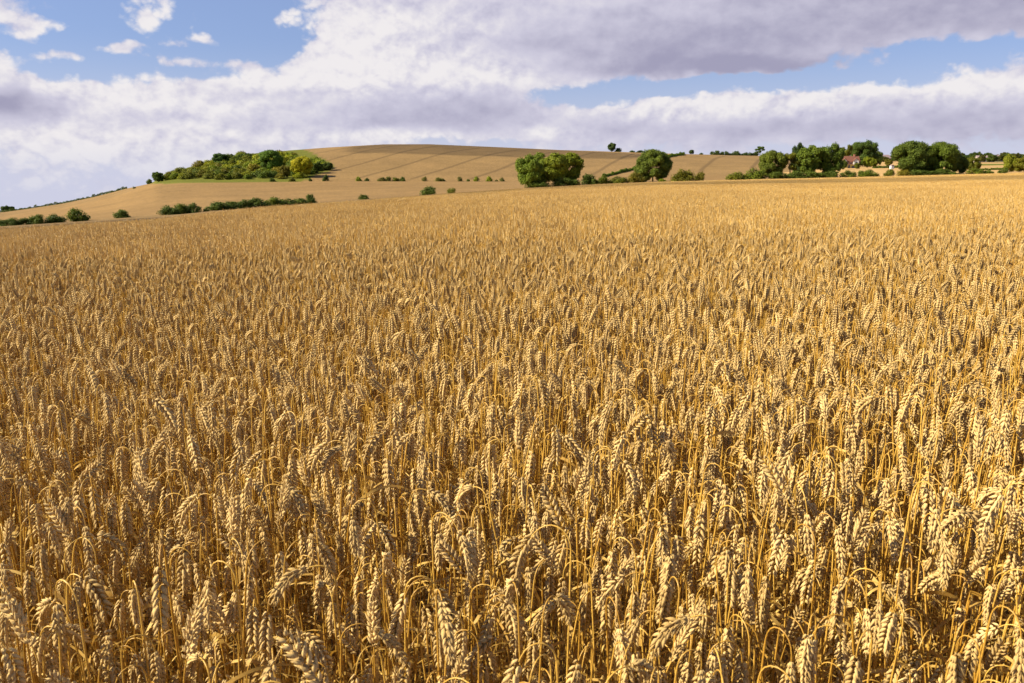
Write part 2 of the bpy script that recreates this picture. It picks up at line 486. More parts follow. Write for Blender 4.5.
def stalk(seed, turn, lod):
    """one wheat plant: returns {'stem','ear','leaf'} -> (V, F). turn = how far the neck bends over, in degrees"""
    rg = random.Random(seed)
    hgt = H * rg.uniform(.90, 1.05)
    lean = RAD(rg.uniform(0, 7)); turn = RAD(turn)
    neck = rg.uniform(.045, .095) * (0.6 + turn / RAD(150) * .5)
    earL = rg.uniform(.066, .096)
    ear_turn = (RAD(181) - turn) * rg.uniform(.7, 1.15) + RAD(rg.uniform(-4, 8)) if turn > RAD(40) else RAD(rg.uniform(0, 14))
    # centre line, planar, arc length steps
    def line(s1):
        pts, ds, phi = [np.zeros(3)], [], 0.0
        p = np.zeros(3); total = s1 + neck
        n1 = {0: 7, 1: 4, 2: 2, 3: 1}[lod]; n2 = {0: 10, 1: 6, 2: 4, 3: 2}[lod]
        for i in range(n1):
            phi = lean * (i + .5) / n1
            p = p + np.array([math.sin(phi), 0, math.cos(phi)]) * s1 / n1; pts.append(p)
        for i in range(n2):
            f = (i + .5) / n2
            phi = lean + (turn - lean) * (f * f * (3 - 2 * f))
            p = p + np.array([math.sin(phi), 0, math.cos(phi)]) * neck / n2; pts.append(p)
        return pts, turn
    s1 = 0.5
    for _ in range(4):
        pts, phi = line(s1)
        top = max(q[2] for q in pts)
        if turn < RAD(80): top = pts[-1][2] + earL * math.cos(turn) * .8
        s1 += hgt - top
    pts, phi = line(s1)
    wig = rg.uniform(-1, 1) * .012
    pts = [q + np.array([0, wig * math.sin(q[2] / H * 4), 0]) for q in pts]
    rs = {0: .00135, 1: .0014, 2: .0017, 3: .0021}[lod] * rg.uniform(.9, 1.1)
    SV, SF = [], []
    if lod == 3:
        pts = [pts[0] + (pts[1] - pts[0]) * .62] + pts[1:]
    rad = [rs * (1.15 if i < len(pts) * .4 else 1 - .35 * (i / len(pts))) for i in range(len(pts))]
    tube(pts, rad, {0: 6, 1: 4, 2: 3, 3: 3}[lod], SV, SF)
    # ear
    EV, EF, ET = [], [], []
    def paint(lo=.0, hi=1.0):
        ET.extend([rg.uniform(lo, hi)] * (len(EV) - len(ET)))
    drop = rg.choice((0, 0, .04, .10))
    nsp = {0: 17, 1: 15, 2: 9, 3: 3}[lod]
    spin = rg.uniform(0, math.pi)
    p = pts[-1].copy(); step = earL / nsp
    prof0 = [(0, .35), (.28, 1.0), (.62, .82), (.86, .34), (1.12, 0)]
    prof1 = [(0, .45), (.45, 1.0), (1.1, 0)]
    base = pts[-1].copy()
    for i in range(nsp):
        f = i / nsp
        ph = phi + ear_turn * f
        t = np.array([math.sin(ph), 0, math.cos(ph)]); a = np.array([math.cos(ph), 0, -math.sin(ph)]); bb = np.array([0, 1.0, 0])
        tw = spin + .25 * f
        side = a * math.cos(tw) + bb * math.sin(tw); wd = -a * math.sin(tw) + bb * math.cos(tw)
        sg = 1 if i % 2 else -1
        taper = (.62 + .38 * min(1, f / .22)) * (1 - .42 * max(0, (f - .6) / .4))
        c = p + side * sg * .0022
        if lod == 0:
            for k in (-1, 0, 1):
                if rg.random() < drop: continue
                ax = t * .0118 + side * sg * (.0068 + .0014 * (k == 0)) + wd * k * .0047
                ax = ax * taper * rg.uniform(.82, 1.18) + np.array([rg.gauss(0, .0009) for _ in range(3)])
                floret(c + wd * k * .0026 * taper, ax, .0030 * taper * rg.uniform(.82, 1.14), 6, prof0, EV, EF)
                paint()
            if rg.random() < .8:
                tip = c + t * .012 * taper + side * sg * .005 * taper
                tube([tip, tip + (t * .9 + side * sg * .45 + wd * rg.uniform(-.4, .4)) * rg.uniform(.003, .011)], [.0004, .0001], 3, EV, EF)
                paint(.7, 1)
        elif lod == 1:
            for k in (-1, 1):
                ax = (t * .0120 + side * sg * .0068 + wd * k * .0036) * taper
                floret(c + wd * k * .0028 * taper, ax, .0043 * taper * rg.uniform(.85, 1.15), 5, prof1, EV, EF)
                paint()
        elif lod == 2:
            ax = (t * .0155 + side * sg * .0085) * taper
            floret(c, ax, .0051 * taper * rg.uniform(.85, 1.15), 4, prof1, EV, EF)
            paint()
        else:
            ax = (t * earL * .46 + side * sg * .004) * taper
            floret(p, ax, .0058 * taper, 4, prof1, EV, EF)
            paint(.2, .8)
        p = p + t * step
    # dry leaves
    leaves = []
    nl = {0: 3 if rg.random() < .6 else 2, 1: 2, 2: 1 if rg.random() < .5 else 0, 3: 0}[lod]
    for q in range(nl):
        LV, LF = [], []
        z0 = rg.uniform(.45, .8) * hgt if q == 0 else rg.uniform(.3, .6) * hgt
        src = np.array([0, 0, z0]) + np.array([math.sin(lean) * z0 * .5, 0, 0])
        azm = rg.uniform(0, 6.28); L = rg.uniform(.12, .28); k = {0: 10, 1: 6, 2: 3}[lod]
        th0, th1 = RAD(rg.uniform(12, 50)), RAD(rg.uniform(60, 178))
        d = np.array([math.cos(azm), math.sin(azm), 0]); s = np.array([-d[1], d[0], 0]); pp = src; P, W, N = [], [], []
        twr = rg.uniform(-4.5, 4.5); lw = rg.uniform(.0022, .0046)
        for i in range(k + 1):
            f = i / k; th = th0 + (th1 - th0) * min(1, f * 1.3)
            P.append(pp); W.append(lw * (1 - f ** 2.2) + .0004)
            nn = s * math.cos(twr * f) + np.array([0, 0, 1]) * math.sin(twr * f); N.append(nn)
            pp = pp + (d * math.sin(th) + np.array([0, 0, 1]) * math.cos(th)) * L / k
        ribbon(P, W, N, LV, LF); leaves.append((LV, LF))
    A = lambda v, w: np.asarray(v, float).reshape(-1, w)
    return {'stem': (A(SV, 3), A(SF, 3).astype(int)), 'ear': (A(EV, 3), A(EF, 3).astype(int)), 'tint': np.array(ET), 'leaves': [(A(v, 3), A(f, 3).astype(int)) for v, f in leaves]}

def joined(parts, tint):
    V, F, mi, n = [], [], [], 0
    for k, (v, f) in [(0, parts['ear']), (1, parts['stem'])] + [(2, l) for l in parts['leaves']]:
        V.append(v); F.append(f + n); mi.append(np.full(len(f), k)); n += len(v)
    V = np.concatenate(V); T = np.full(len(V), float(tint)); e = parts['tint']; T[:len(e)] = T[:len(e)] * .5 + e * .5
    return V, np.concatenate(F), np.concatenate(mi), T

def rotz(V, a):
    c, s = math.cos(a), math.sin(a)
    return np.stack([V[:, 0] * c - V[:, 1] * s, V[:, 0] * s + V[:, 1] * c, V[:, 2]], 1)
def patch(name, size, dens, lod, seed):
    """a square of standing wheat as one mesh"""
    rg = random.Random(seed)
    FT = [172, 165, 176, 158, 170, 30, 177, 166, 14, 175, 150, 168, 174, 40, 162, 20]
    tmpl = [joined(stalk(seed * 50 + i, FT[i] + rg.uniform(-8, 8), lod), .5) for i in range(16)]
    n = int(size * size * dens); g = int(math.ceil(math.sqrt(n)))
    Vs, Fs, Ms, Ts, b = [], [], [], [], 0
    for i in range(g):
        for j in range(g):
            x = (i + rg.random()) / g * size - size / 2; y = (j + rg.random()) / g * size - size / 2
            V, F, M, T = tmpl[rg.randrange(16)]
            V = rotz(V, rg.uniform(0, 6.283)); sc = rg.gauss(.985, .085)
            V = V * np.array([.94, .94, sc])
            lx, ly = rg.gauss(0, .045), rg.gauss(0, .045)
            V = V + np.stack([x + V[:, 2] * lx, y + V[:, 2] * ly, 0 * V[:, 2]], 1)
            Vs.append(V); Fs.append(F + b); Ms.append(M); Ts.append(np.clip(T * .8 + rg.uniform(-.35, .6), 0, 1)); b += len(V)
    return npmesh(name, np.concatenate(Vs), np.concatenate(Fs), WM, np.concatenate(Ms), np.concatenate(Ts), smooth=False)

TURNS = [172, 150, 176, 160, 170, 128, 177, 35, 166, 148, 175, 14, 112, 174, 158, 168]
rng = random.Random(11)
DENS_M2 = 400
R1, R2 = 10.0, 30.0
src = []                                            # source meshes for the standing crop
N_HI, N_MID, N_PLO, N_PFAR = 32, 16, 4, 3
hi_parts = [stalk(900 + i, TURNS[i % 16] + rng.uniform(-8, 8), 0) for i in range(N_HI)]
for i in range(N_HI):
    V, F, mi, t = joined(hi_parts[i], rng.random()); src.append(npmesh("wheat_plant", V, F, WM, mi, t, True))
for i in range(N_MID):
    V, F, mi, t = joined(stalk(950 + i, TURNS[i] + rng.uniform(-8, 8), 1), rng.random()); src.append(npmesh("wheat_plant", V, F, WM, mi, t, True))
for i in range(N_PLO): src.append(patch("wheat_patch", 1.0, 420, 2, 31 + i))
for i in range(N_PFAR): src.append(patch("wheat_patch", 4.0, 330, 3, 71 + i))
wcol = bpy.data.collections.new("wheat_sources")
for i, me in enumerate(src):
    wcol.objects.link(bpy.data.objects.new(f"wheat_source.{i:03d}", me))

from mathutils import noise as mnoise
def grow(x, y): return 1 + .045 * mnoise.noise(Vector((x * .9, y * .9, 1.7))) + .045 * mnoise.noise(Vector((x * .17, y * .17, 4.1)))
pts, rots, scls, idxs = [], [], [], []
def slope_rot(x, y, a):
    e = .5
    g = lambda xx, yy: float(near_z(xx / max(yy, .3), max(yy, .3)))
    nx = -(g(x + e, y) - g(x - e, y)) / (2 * e); ny = -(g(x, y + e) - g(x, y - e)) / (2 * e)
    q = Vector((0, 0, 1)).rotation_difference(Vector((nx, ny, 1)).normalized())
    return (q.to_matrix() @ Matrix.Rotation(a, 3, 'Z')).to_euler()
near = []                                           # single plants: x, y, rotation, scale, kind
def visible(x, y, pad, fan=.66):
    return y > -0.4 and abs(x) < fan * y + pad
def project(x, y, z):
    c, s = math.cos(PITCH), math.sin(PITCH); dzz = z - CAMZ
    f = y * c - dzz * s; upv = y * s + dzz * c
    return 512 + FPX * x / f, 341.5 - FPX * upv / f, f
C4 = 4.0
for iy in range(0, 75):
    for ix in range(-80, 80):
        cx, cy = (ix + .5) * C4, (iy + .5) * C4 - 2
        pad = 5.0 if cy > 30 else 4.0
        if not visible(cx, cy + 2, pad, 1.05): continue
        u = 512 + FH * cx / max(cy, 1)
        if cy > 4 and cy + 2 > DA(min(max(u, -700), 1800)): continue
        if cy - 2 > R2:
            pts.append((cx, cy, ground(cx / cy, cy))); rots.append(slope_rot(cx, cy, rng.randrange(4) * math.pi / 2)); scls.append((1, 1, grow(cx, cy)))
            idxs.append(N_HI + N_MID + N_PLO + rng.randrange(N_PFAR)); continue
        for jy in range(4):
            for jx in range(4):
                px_, py_ = cx - 1.5 + jx, cy - 1.5 + jy
                if not visible(px_, py_ + .5, 2.2, .95 if py_ > R1 else .68): continue
                if py_ > R1:
                    pts.append((px_, py_, ground(px_ / py_, py_))); rots.append(slope_rot(px_, py_, rng.randrange(4) * math.pi / 2)); scls.append((1, 1, grow(px_, py_)))
                    idxs.append(N_HI + N_MID + rng.randrange(N_PLO)); continue
                g = int(math.sqrt(DENS_M2))
                for a in range(g):
                    for b in range(g):
                        x = px_ - .5 + (a + rng.random()) / g; y = py_ - .5 + (b + rng.random()) / g
                        if y < 0.42 and abs(x) < .45: continue          # where the photographer stands
                        if y < -.3 or not visible(x, y, 1.7): continue
                        near.append((x, y, rng.uniform(0, 6.283), rng.gauss(.985, .07) * grow(x, y), rng.randrange(32)))
# the plants that show largest in the photograph stand as things of their own
def shows(nb):
    x, y, r, s, k = nb
    u, v, f = project(x, y, H * .88 * s + float(near_z(x / max(y, .3), max(y, .3))))
    return f if (-5 < u < 1029 and f > .3 and v < 700) else 99
order = sorted(range(len(near)), key=lambda i: shows(near[i]))
single = set(order[:300])
KINDS = ["nodding", "half_bent", "upright"]
def kind_of(k):
    t = TURNS[k % 16]
    return 0 if t >= 145 else (1 if t >= 50 else 2)
LAB = ["ripe wheat plant in the nearest rows, neck arched over and ear hanging down",
       "ripe wheat plant in the nearest rows, ear drooping out sideways",
       "ripe wheat plant in the nearest rows, ear standing almost upright"]
GRP = ["nearest wheat plants with hanging ears", "nearest wheat plants with ears drooping sideways", "nearest wheat plants with upright ears"]
part_mesh = []
for i in range(N_HI):
    d = {}
    for key, m, q in [('stem', M_STEM, hi_parts[i]['stem']), ('ear', M_EAR, hi_parts[i]['ear'])] + [('leaf', M_LEAF, l) for l in hi_parts[i]['leaves']]:
        v, f = q; d.setdefault(key, []).append(npmesh(key, v, f, [m], None, np.clip(hi_parts[i]['tint'] * .7 + rng.uniform(-.1, .4), 0, 1) if key == 'ear' else np.full(len(v), rng.random()), True))
    part_mesh.append(d)
for i, (x, y, r, s, k) in enumerate(near):
    z = float(near_z(x / max(y, .3), max(y, .3)))
    tx, ty = rng.gauss(0, .05), rng.gauss(0, .05)
    if rng.random() < .06: tx, ty = tx * 3, ty * 3
    eu = Euler((tx, ty, r))
    if i in single:
        o = bpy.data.objects.new("wheat_plant", None); COL.objects.link(o)
        o.empty_display_size = .05
        o.location = (x, y, z); o.rotation_euler = eu; o.scale = (s, s, s)
        tag(o, LAB[kind_of(k)], "wheat plant", GRP[kind_of(k)])
        for key in ('stem', 'ear', 'leaf'):
            for me in part_mesh[k][key]: link(key, me, o)
    else:
        pts.append((x, y, z)); rots.append(eu); w_ = s * rng.uniform(.86, 1.14); scls.append((w_, w_, s))
        idxs.append(k if y < 3.6 else N_HI + k % 16)

wm = bpy.data.meshes.new("wheat_crop")
wm.vertices.add(len(pts)); wm.vertices.foreach_set("co", np.array(pts, np.float32).ravel())
a = wm.attributes.new("rot", 'FLOAT_VECTOR', 'POINT'); a.data.foreach_set("vector", np.array([tuple(r) for r in rots], np.float32).ravel())
a = wm.attributes.new("scl", 'FLOAT_VECTOR', 'POINT'); a.data.foreach_set("vector", np.array(scls, np.float32).ravel())
a = wm.attributes.new("idx", 'INT', 'POINT'); a.data.foreach_set("value", np.array(idxs, np.int32))
wheat = link("wheat_crop", wm)
tag(wheat, "ripe golden wheat standing across the whole near field", "wheat", kind="stuff")
ng = bpy.data.node_groups.new("standing_wheat", 'GeometryNodeTree')
ng.interface.new_socket("Geometry", in_out='INPUT', socket_type='NodeSocketGeometry')
ng.interface.new_socket("Geometry", in_out='OUTPUT', socket_type='NodeSocketGeometry')
gi = ng.nodes.new('NodeGroupInput'); go = ng.nodes.new('NodeGroupOutput')
ip = ng.nodes.new('GeometryNodeInstanceOnPoints'); ci = ng.nodes.new('GeometryNodeCollectionInfo')
ci.inputs['Collection'].default_value = wcol
ci.inputs['Separate Children'].default_value = True; ci.inputs['Reset Children'].default_value = True
ip.inputs['Pick Instance'].default_value = True
for nm, ty, sock in (("rot", 'FLOAT_VECTOR', 'Rotation'), ("scl", 'FLOAT_VECTOR', 'Scale'), ("idx", 'INT', 'Instance Index')):
    na = ng.nodes.new('GeometryNodeInputNamedAttribute'); na.data_type = ty; na.inputs['Name'].default_value = nm
    o_ = [s for s in na.outputs if s.enabled and s.name == 'Attribute'][0]
    ng.links.new(o_, ip.inputs[sock])
ng.links.new(gi.outputs[0], ip.inputs['Points']); ng.links.new(ci.outputs[0], ip.inputs['Instance']); ng.links.new(ip.outputs[0], go.inputs[0])
md = wheat.modifiers.new("standing_wheat", 'NODES'); md.node_group = ng
print("wheat: points", len(pts), "near", len(near))

# ------------------------------------------------------------------ clouds overhead (outside the picture) that shade parts of the land
mc = NT("cloud"); mc.b.inputs['Base Color'].default_value = (.85, .85, .88, 1); mc.b.inputs['Roughness'].default_value = 1
lw = mc.n('ShaderNodeLayerWeight'); lw.inputs['Blend'].default_value = .5
thin = mc.n('ShaderNodeBsdfTransparent'); cm = mc.n('ShaderNodeMixShader')
mc.l(mc.math('ADD', mc.math('MULTIPLY', lw.outputs['Facing'], .35), .60), cm.inputs[0])
mc.l(mc.b.outputs[0], cm.inputs[1]); mc.l(thin.outputs[0], cm.inputs[2]); mc.l(cm.outputs[0], mc.out.inputs[0])
def cloud(target, sx, sy, seed, alt=650):
    rg = np.random.RandomState(seed)
    import bmesh
    bm = bmesh.new(); bmesh.ops.create_icosphere(bm, subdivisions=5, radius=1)
    W = [(rg.normal(0, 1, 3) * f, rg.uniform(0, 6.28), a) for f, a in ((2, .16), (2.5, .14), (4, .10), (5, .08), (8, .05), (9, .05), (14, .03), (16, .03))]
    for v in bm.verts:
        p = np.array(v.co); k = 1 + sum(a * math.sin(float(p @ w) + f) for w, f, a in W)
        v.co = Vector((p[0] * sx * k, p[1] * sy * k, (p[2] if p[2] > 0 else p[2] * .35) * 22 * k))
    me = bpy.data.meshes.new("cloud"); bm.to_mesh(me); bm.free(); me.materials.append(mc.m)
    for q in me.polygons: q.use_smooth = True
    o = link("cloud", me, None, target + sd * (alt / sd.z)); tag(o, None, None, None, "structure")
cloud(at(905, 105), 95, 34, 2)
cloud(Vector((-86, 150, -8)), 52, 46, 5)
cloud(at_row(505, 151), 120, 60, 7)
# ------------------------------------------------------------------ trees, bushes and hedges
def leaf_mat(name, dark, light, trans=0.25):
    m = NT(name)
    t = m.attr("tint").outputs['Fac']
    oi = m.n('ShaderNodeObjectInfo')
    c = m.mix(t, dark, light)
    c = m.mix(1.0, c, oi.outputs['Color'], 'MULTIPLY')
    c = m.mix(m.ramp(oi.outputs['Random'], 0, 1), m.mix(1.0, c, (.85, .88, .9), 'MULTIPLY'), m.mix(1.0, c, (1.12, 1.08, 1.0), 'MULTIPLY'))
    m.l(c, m.b.inputs['Base Color']); m.b.inputs['Roughness'].default_value = .6
    m.translucent(c, trans)
    return m.m
M_FOL = leaf_mat("foliage", (.062, .085, .012), (.18, .205, .022))
M_BARK = plain("bark", (.16, .12, .075), .9, 6, .35)

def leaves_from(points, normals, size, rg, n_jit=.55):
    """leaf clumps: one small crooked quad per point"""
    n = len(points)
    r = np.random.RandomState(rg.randrange(1 << 30))
    N = normals + r.normal(0, n_jit, (n, 3)); N /= np.linalg.norm(N, axis=1, keepdims=True) + 1e-9
    A = np.cross(N, r.normal(0, 1, (n, 3))); A /= np.linalg.norm(A, axis=1, keepdims=True) + 1e-9
    B = np.cross(N, A)
    s = size * r.uniform(.55, 1.3, (n, 1)); s2 = s * r.uniform(.55, .95, (n, 1))
    V = np.stack([points - A * s, points - B * s2 + N * s * .25, points + A * s, points + B * s2 + N * s * .25], 1).reshape(-1, 3)
    F = np.arange(n * 4).reshape(n, 4)
    return V, F
def crown_points(lobes, per_area, rg, inner=.35):
    P, Nn, Tn = [], [], []
    r = np.random.RandomState(rg.randrange(1 << 30))
    for (c, rad) in lobes:
        rad = np.array(rad); c = np.array(c)
        n = int(per_area * (rad[0] * rad[1] + rad[0] * rad[2] + rad[1] * rad[2]) * 4.2)
        d = r.normal(0, 1, (n, 3)); d /= np.linalg.norm(d, axis=1, keepdims=True)
        k = 1 - np.abs(r.normal(0, inner, (n, 1))); k = np.clip(k + r.normal(0, .05, (n, 1)), .1, 1.22)
        # uneven outline: every lobe carries smaller tufts
        bump = sum(np.sin(d @ r.normal(0, 1, 3) * f + r.uniform(0, 6)) for f in (3, 5, 7, 9)) * .09
        p = c + d * rad * (k + bump[:, None])
        P.append(p); Nn.append(d + np.array([0, 0, .35])); Tn.append(np.clip(r.normal(.45, .11) + r.normal(0, .24, n), 0, 1))
    return np.concatenate(P), np.concatenate(Nn), np.concatenate(Tn)
def limb_mesh(name, limbs):
    V, F = [], []
    for (P, R, n) in limbs: tube(P, R, n, V, F)
    return npmesh(name, np.array(V), np.array(F), [M_BARK], smooth=True)
def tree_meshes(seed, wide, base, nl, leaf, lobe=(.2, .3), flat=1.0, dens=1500, top_heavy=0.0):
    """a unit tree one high: crown from base up to 1, wide across"""
    rg = random.Random(seed); lobes = []
    ch = 1 - base; cz = base + ch * .5
    for i in range(nl):
        while True:
            v = Vector((rg.uniform(-1, 1), rg.uniform(-1, 1), rg.uniform(-1, 1)))
            if .45 < (abs(v.x) ** 2.6 + abs(v.y) ** 2.6 + abs(v.z) ** 2.6) < 1: break
        r = rg.uniform(*lobe)
        w = wide / 2 * (1 + top_heavy * v.z)
        rr = (r * wide * .9, r * wide * .9, r * min(ch, wide) * .85 * flat)
        z = cz + v.z * (ch / 2 - rr[2] * .85)
        lobes.append(((v.x * (w - rr[0] * .8), v.y * (w - rr[1] * .8), z), rr))
    P, Nn, Tn = crown_points(lobes, dens, rg)
    ok = P[:, 2] > .015
    P, Nn, Tn = P[ok], Nn[ok], Tn[ok]
    V, F = leaves_from(P, Nn, leaf, rg)
    V[:, 2] = np.maximum(V[:, 2], .003)
    crown = npmesh("crown", V, F, [M_FOL], None, np.repeat(Tn, 4))
    limbs = []
    tz = base + ch * .35
    lean = (rg.uniform(-.03, .03), rg.uniform(-.03, .03))
    trunk = [np.array([lean[0] * f * 3, lean[1] * f * 3, -.02 + f * tz]) for f in (0, .08, .4, .7, 1)]
    limbs.append((trunk, [.034, .026, .021, .018, .012], 8))
    for c, rr in rg.sample(lobes, min(len(lobes), 9)):
        s = trunk[rg.choice((2, 3, 4))]; c = np.array(c); mid = (s + c) / 2 + np.array([rg.uniform(-.03, .03), rg.uniform(-.03, .03), -.02])
        limbs.append(([s, mid, c], [.012, .009, .004], 5))
    return crown, limb_mesh("trunk", limbs)
def bush_mesh(seed, wide, nl, leaf, dens=2200):
    rg = random.Random(seed); lobes = []
    for i in range(nl):
        a = rg.uniform(0, 6.28); q = math.sqrt(rg.random())
        rr = rg.uniform(.14, .30)
        x, y = q * math.cos(a) * (wide / 2 - rr * .8), q * math.sin(a) * (wide / 2 - rr * .8)
        top = (1 - .55 * q ** 2.5) * rg.uniform(.82, 1.04) - rr
        lobes.append(((x, y, max(.08, top * (rg.random() ** .5))), (rr, rr, rr * rg.uniform(.9, 1.2))))
    P, Nn, Tn = crown_points(lobes, dens / nl * 2.2, rg)
    ok = P[:, 2] > .01
    V, F = leaves_from(P[ok], Nn[ok], leaf, rg)
    V[:, 2] = np.maximum(V[:, 2], -.01)
    return npmesh("foliage", V, F, [M_FOL], None, np.repeat(Tn[ok], 4))

TREE = {
    'broad': [tree_meshes(s, 1.25, .02, 60, .017, lobe=(.10, .19), dens=5200) for s in (1, 2, 3)],
    'round': [tree_meshes(s, .98, .0, 40, .018, lobe=(.11, .20), dens=5200) for s in (4, 5)],
    'tall': [tree_meshes(s, .70, .10, 36, .018, lobe=(.14, .26), dens=5600, top_heavy=.2) for s in (6, 7, 8)],
    'airy': [tree_meshes(s, .80, .28, 20, .020, lobe=(.10, .20), dens=3800) for s in (9, 10)],
}
BUSH = [bush_mesh(s, 1.25, 22, .040) for s in (21, 22, 23, 24, 25, 26)]
THIN = [bush_mesh(s, 1.1, 13, .045, 800) for s in (31, 32)]
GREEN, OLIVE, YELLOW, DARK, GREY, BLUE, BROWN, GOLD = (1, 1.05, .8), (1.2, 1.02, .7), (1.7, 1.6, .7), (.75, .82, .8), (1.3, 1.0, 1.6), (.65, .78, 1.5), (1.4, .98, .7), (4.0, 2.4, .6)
trng = random.Random(5)
nuse = {}
def plant(name, label, cat, u, Y, wpx, hpx, kind, tint, group=None, sink=.0, z=None, lift=0):
    """a tree or bush standing at depth Y in picture column u, wpx by hpx picture pixels large"""
    p = at(u, Y) if not isinstance(Y, Vector) else Y
    Yd = p.y
    w, h = wpx / FH * Yd, hpx / FH * Yd * 1.02
    key = kind if isinstance(kind, str) else 'x'
    nuse[key] = nuse.get(key, 0) + 1
    rz = trng.uniform(0, 6.283)
    if kind in TREE:
        cr, tk = TREE[kind][nuse[key] % len(TREE[kind])]
        wide = {'broad': 1.25, 'round': .98, 'tall': .70, 'airy': .80}[kind]
        o = bpy.data.objects.new(name, None); COL.objects.link(o)
        o.location = (p.x, p.y, p.z - sink * h); o.rotation_euler = (0, 0, rz); o.scale = (w / wide, w / wide, h)
        c = link("crown", cr, o); c.color = tint + (1,)
        link("trunk", tk, o)
    else:
        L = THIN if kind == 'thin' else BUSH
        o = link(name, L[nuse[key] % len(L)])
        wide = 1.1 if kind == 'thin' else 1.25
        o.location = (p.x, p.y, p.z - .03 * h); o.rotation_euler = (0, 0, rz); o.scale = (w / wide * 1.22, w / wide * 1.22, h * 1.06); o.color = tint + (1,)
    return tag(o, label, cat, group)
Hl = lambda u, d=0: float(DH(u)) + d
Ml = lambda u, d=0: float(DM(u)) + d

# --- bushes along the far edge of the wheat, from the left
G = "bushes along the far edge of the wheat"
for a in [
    ("bush", "dark bush at the far left end of the field-edge bushes, cut by the frame", 3, 20, 10, 'b', DARK),
    ("bush", "low dark bush squeezed second in the row from the left frame edge", 17, 17, 8, 'b', DARK),
    ("bush", "taller dark pointed bush third from the left frame edge", 31, 18, 12, 'b', DARK),
    ("bush", "dark rounded bush just left of the lone round bush", 48, 20, 11, 'b', DARK),
    ("bush", "lone round green bush, the largest left of the hill, with shadow on its right", 73, 20, 15.5, 'b', GREEN),
    ("bush", "small low lone dark bush right of the large round one", 117, 14, 9.5, 'b', DARK),
    ("bush", "left bush of the dark trio below the hillside wood", 167, 20, 11, 'b', DARK),
    ("bush", "middle bush of the dark trio, slightly yellower", 178, 15, 12, 'b', GREEN),
    ("bush", "right bush of the dark trio, darkest of the three", 189, 16, 12.2, 'b', DARK),
    ("bush", "tiny low bush in the gap right of the dark trio", 203, 6, 4, 'b', DARK),
    ("bush", "wide bush at the left end of the long dark hedgerow", 215, 24, 10, 'b', DARK),
    ("bush", "low bush second from the left in the long dark hedgerow", 228, 20, 9, 'b', DARK),
    ("bush", "squarish bush in the middle of the long dark hedgerow", 242, 21, 11, 'b', DARK),
    ("bush", "dark block of bush right of the squarish hedgerow bush", 256, 21, 11, 'b', DARK),
    ("bush", "pointed bush rising above the right half of the hedgerow", 273, 19, 11.5, 'b', GREEN),
    ("bush", "low flat bush right of the pointed hedgerow bush", 285, 19, 8.5, 'b', DARK),
    ("bush", "last low bush of the hedgerow, tapering to the right", 296, 19, 7.5, 'b', DARK),
    ("bush", "upright round bush ending the hedgerow on its right", 309, 11, 11, 'b', DARK),
    ("bush", "small lone bush on the slope between hedgerow and the two mid bushes", 363, 9.5, 6.5, 'b', DARK),
    ("bush", "larger lone dark bush in the middle of the pale slope", 429, 16, 10, 'b', DARK),
    ("bush", "thin greyish lone bush beside the larger dark slope bush", 451.5, 9.5, 8, 'thin', OLIVE),
]:
    plant(a[0], a[1], "bush", a[2], Hl(a[2], 2), a[3], a[4], a[5], a[6], G)
# --- small bushes on the line across the foot of the hill
G = "small bushes along the foot of the hill"
for a in [
    ("green round bush on the hill-foot line, left of a small dark one", 358.5, 5.8, 5.8, 'b', YELLOW),
    ("small dark bush on the hill-foot line beside the green one", 366.5, 5, 4.2, 'b', DARK),
    ("grey leafless bush at the left end of the hill-foot cluster", 381.5, 8, 4.6, 'b', GREY),
    ("second grey bush of the hill-foot cluster", 388.5, 6.5, 5.4, 'b', GREY),
    ("green bush in the right half of the hill-foot cluster", 395.5, 7, 5, 'b', OLIVE),
    ("green bush closing the right end of the hill-foot cluster", 402.5, 5.4, 5.2, 'b', GREEN),
    ("thin grey lone bush right of the hill-foot cluster", 424.4, 5.6, 6, 'thin', GREY),
    ("low wide grey-brown bush in the middle of the hill-foot line", 439.5, 11, 4.8, 'b', GREY),
    ("upright thin grey bush on the hill-foot line above the mid-slope bushes", 459.5, 5.6, 6.5, 'thin', GREY),
    ("tiny green bush between the grey upright bush and a round green one", 468, 3.4, 3, 'b', GREEN),
    ("round green bush, left one of the bright pair on the hill-foot line", 476, 6.2, 5.8, 'b', YELLOW),
    ("round green bush, right one of the bright pair on the hill-foot line", 489.3, 6.2, 5.8, 'b', YELLOW),
    ("tiny brown bush left of the last grey bush on the hill-foot line", 496.5, 3, 2.4, 'b', GREY),
    ("last grey bush of the hill-foot line, nearest the tall tree clump", 502, 5.4, 5, 'thin', GREY),
    ("lone dark tree-like bush right of the hillside wood", 325.5, 5.8, 7.6, 'b', DARK),
    ("low dark bush on the grass below the dark crown of the hillside wood", 272, 6.2, 5, 'b', DARK),
    ("low dark bush on the grass below the yellow tree of the hillside wood", 291, 7.4, 5, 'b', OLIVE),
    ("tiny bush on the grass at the right foot of the hillside wood", 310, 3.6, 3.8, 'b', DARK),
]:
    plant("bush", a[0], "bush", a[1], Ml(a[1], -1), a[2], a[3], a[4], a[5], G)
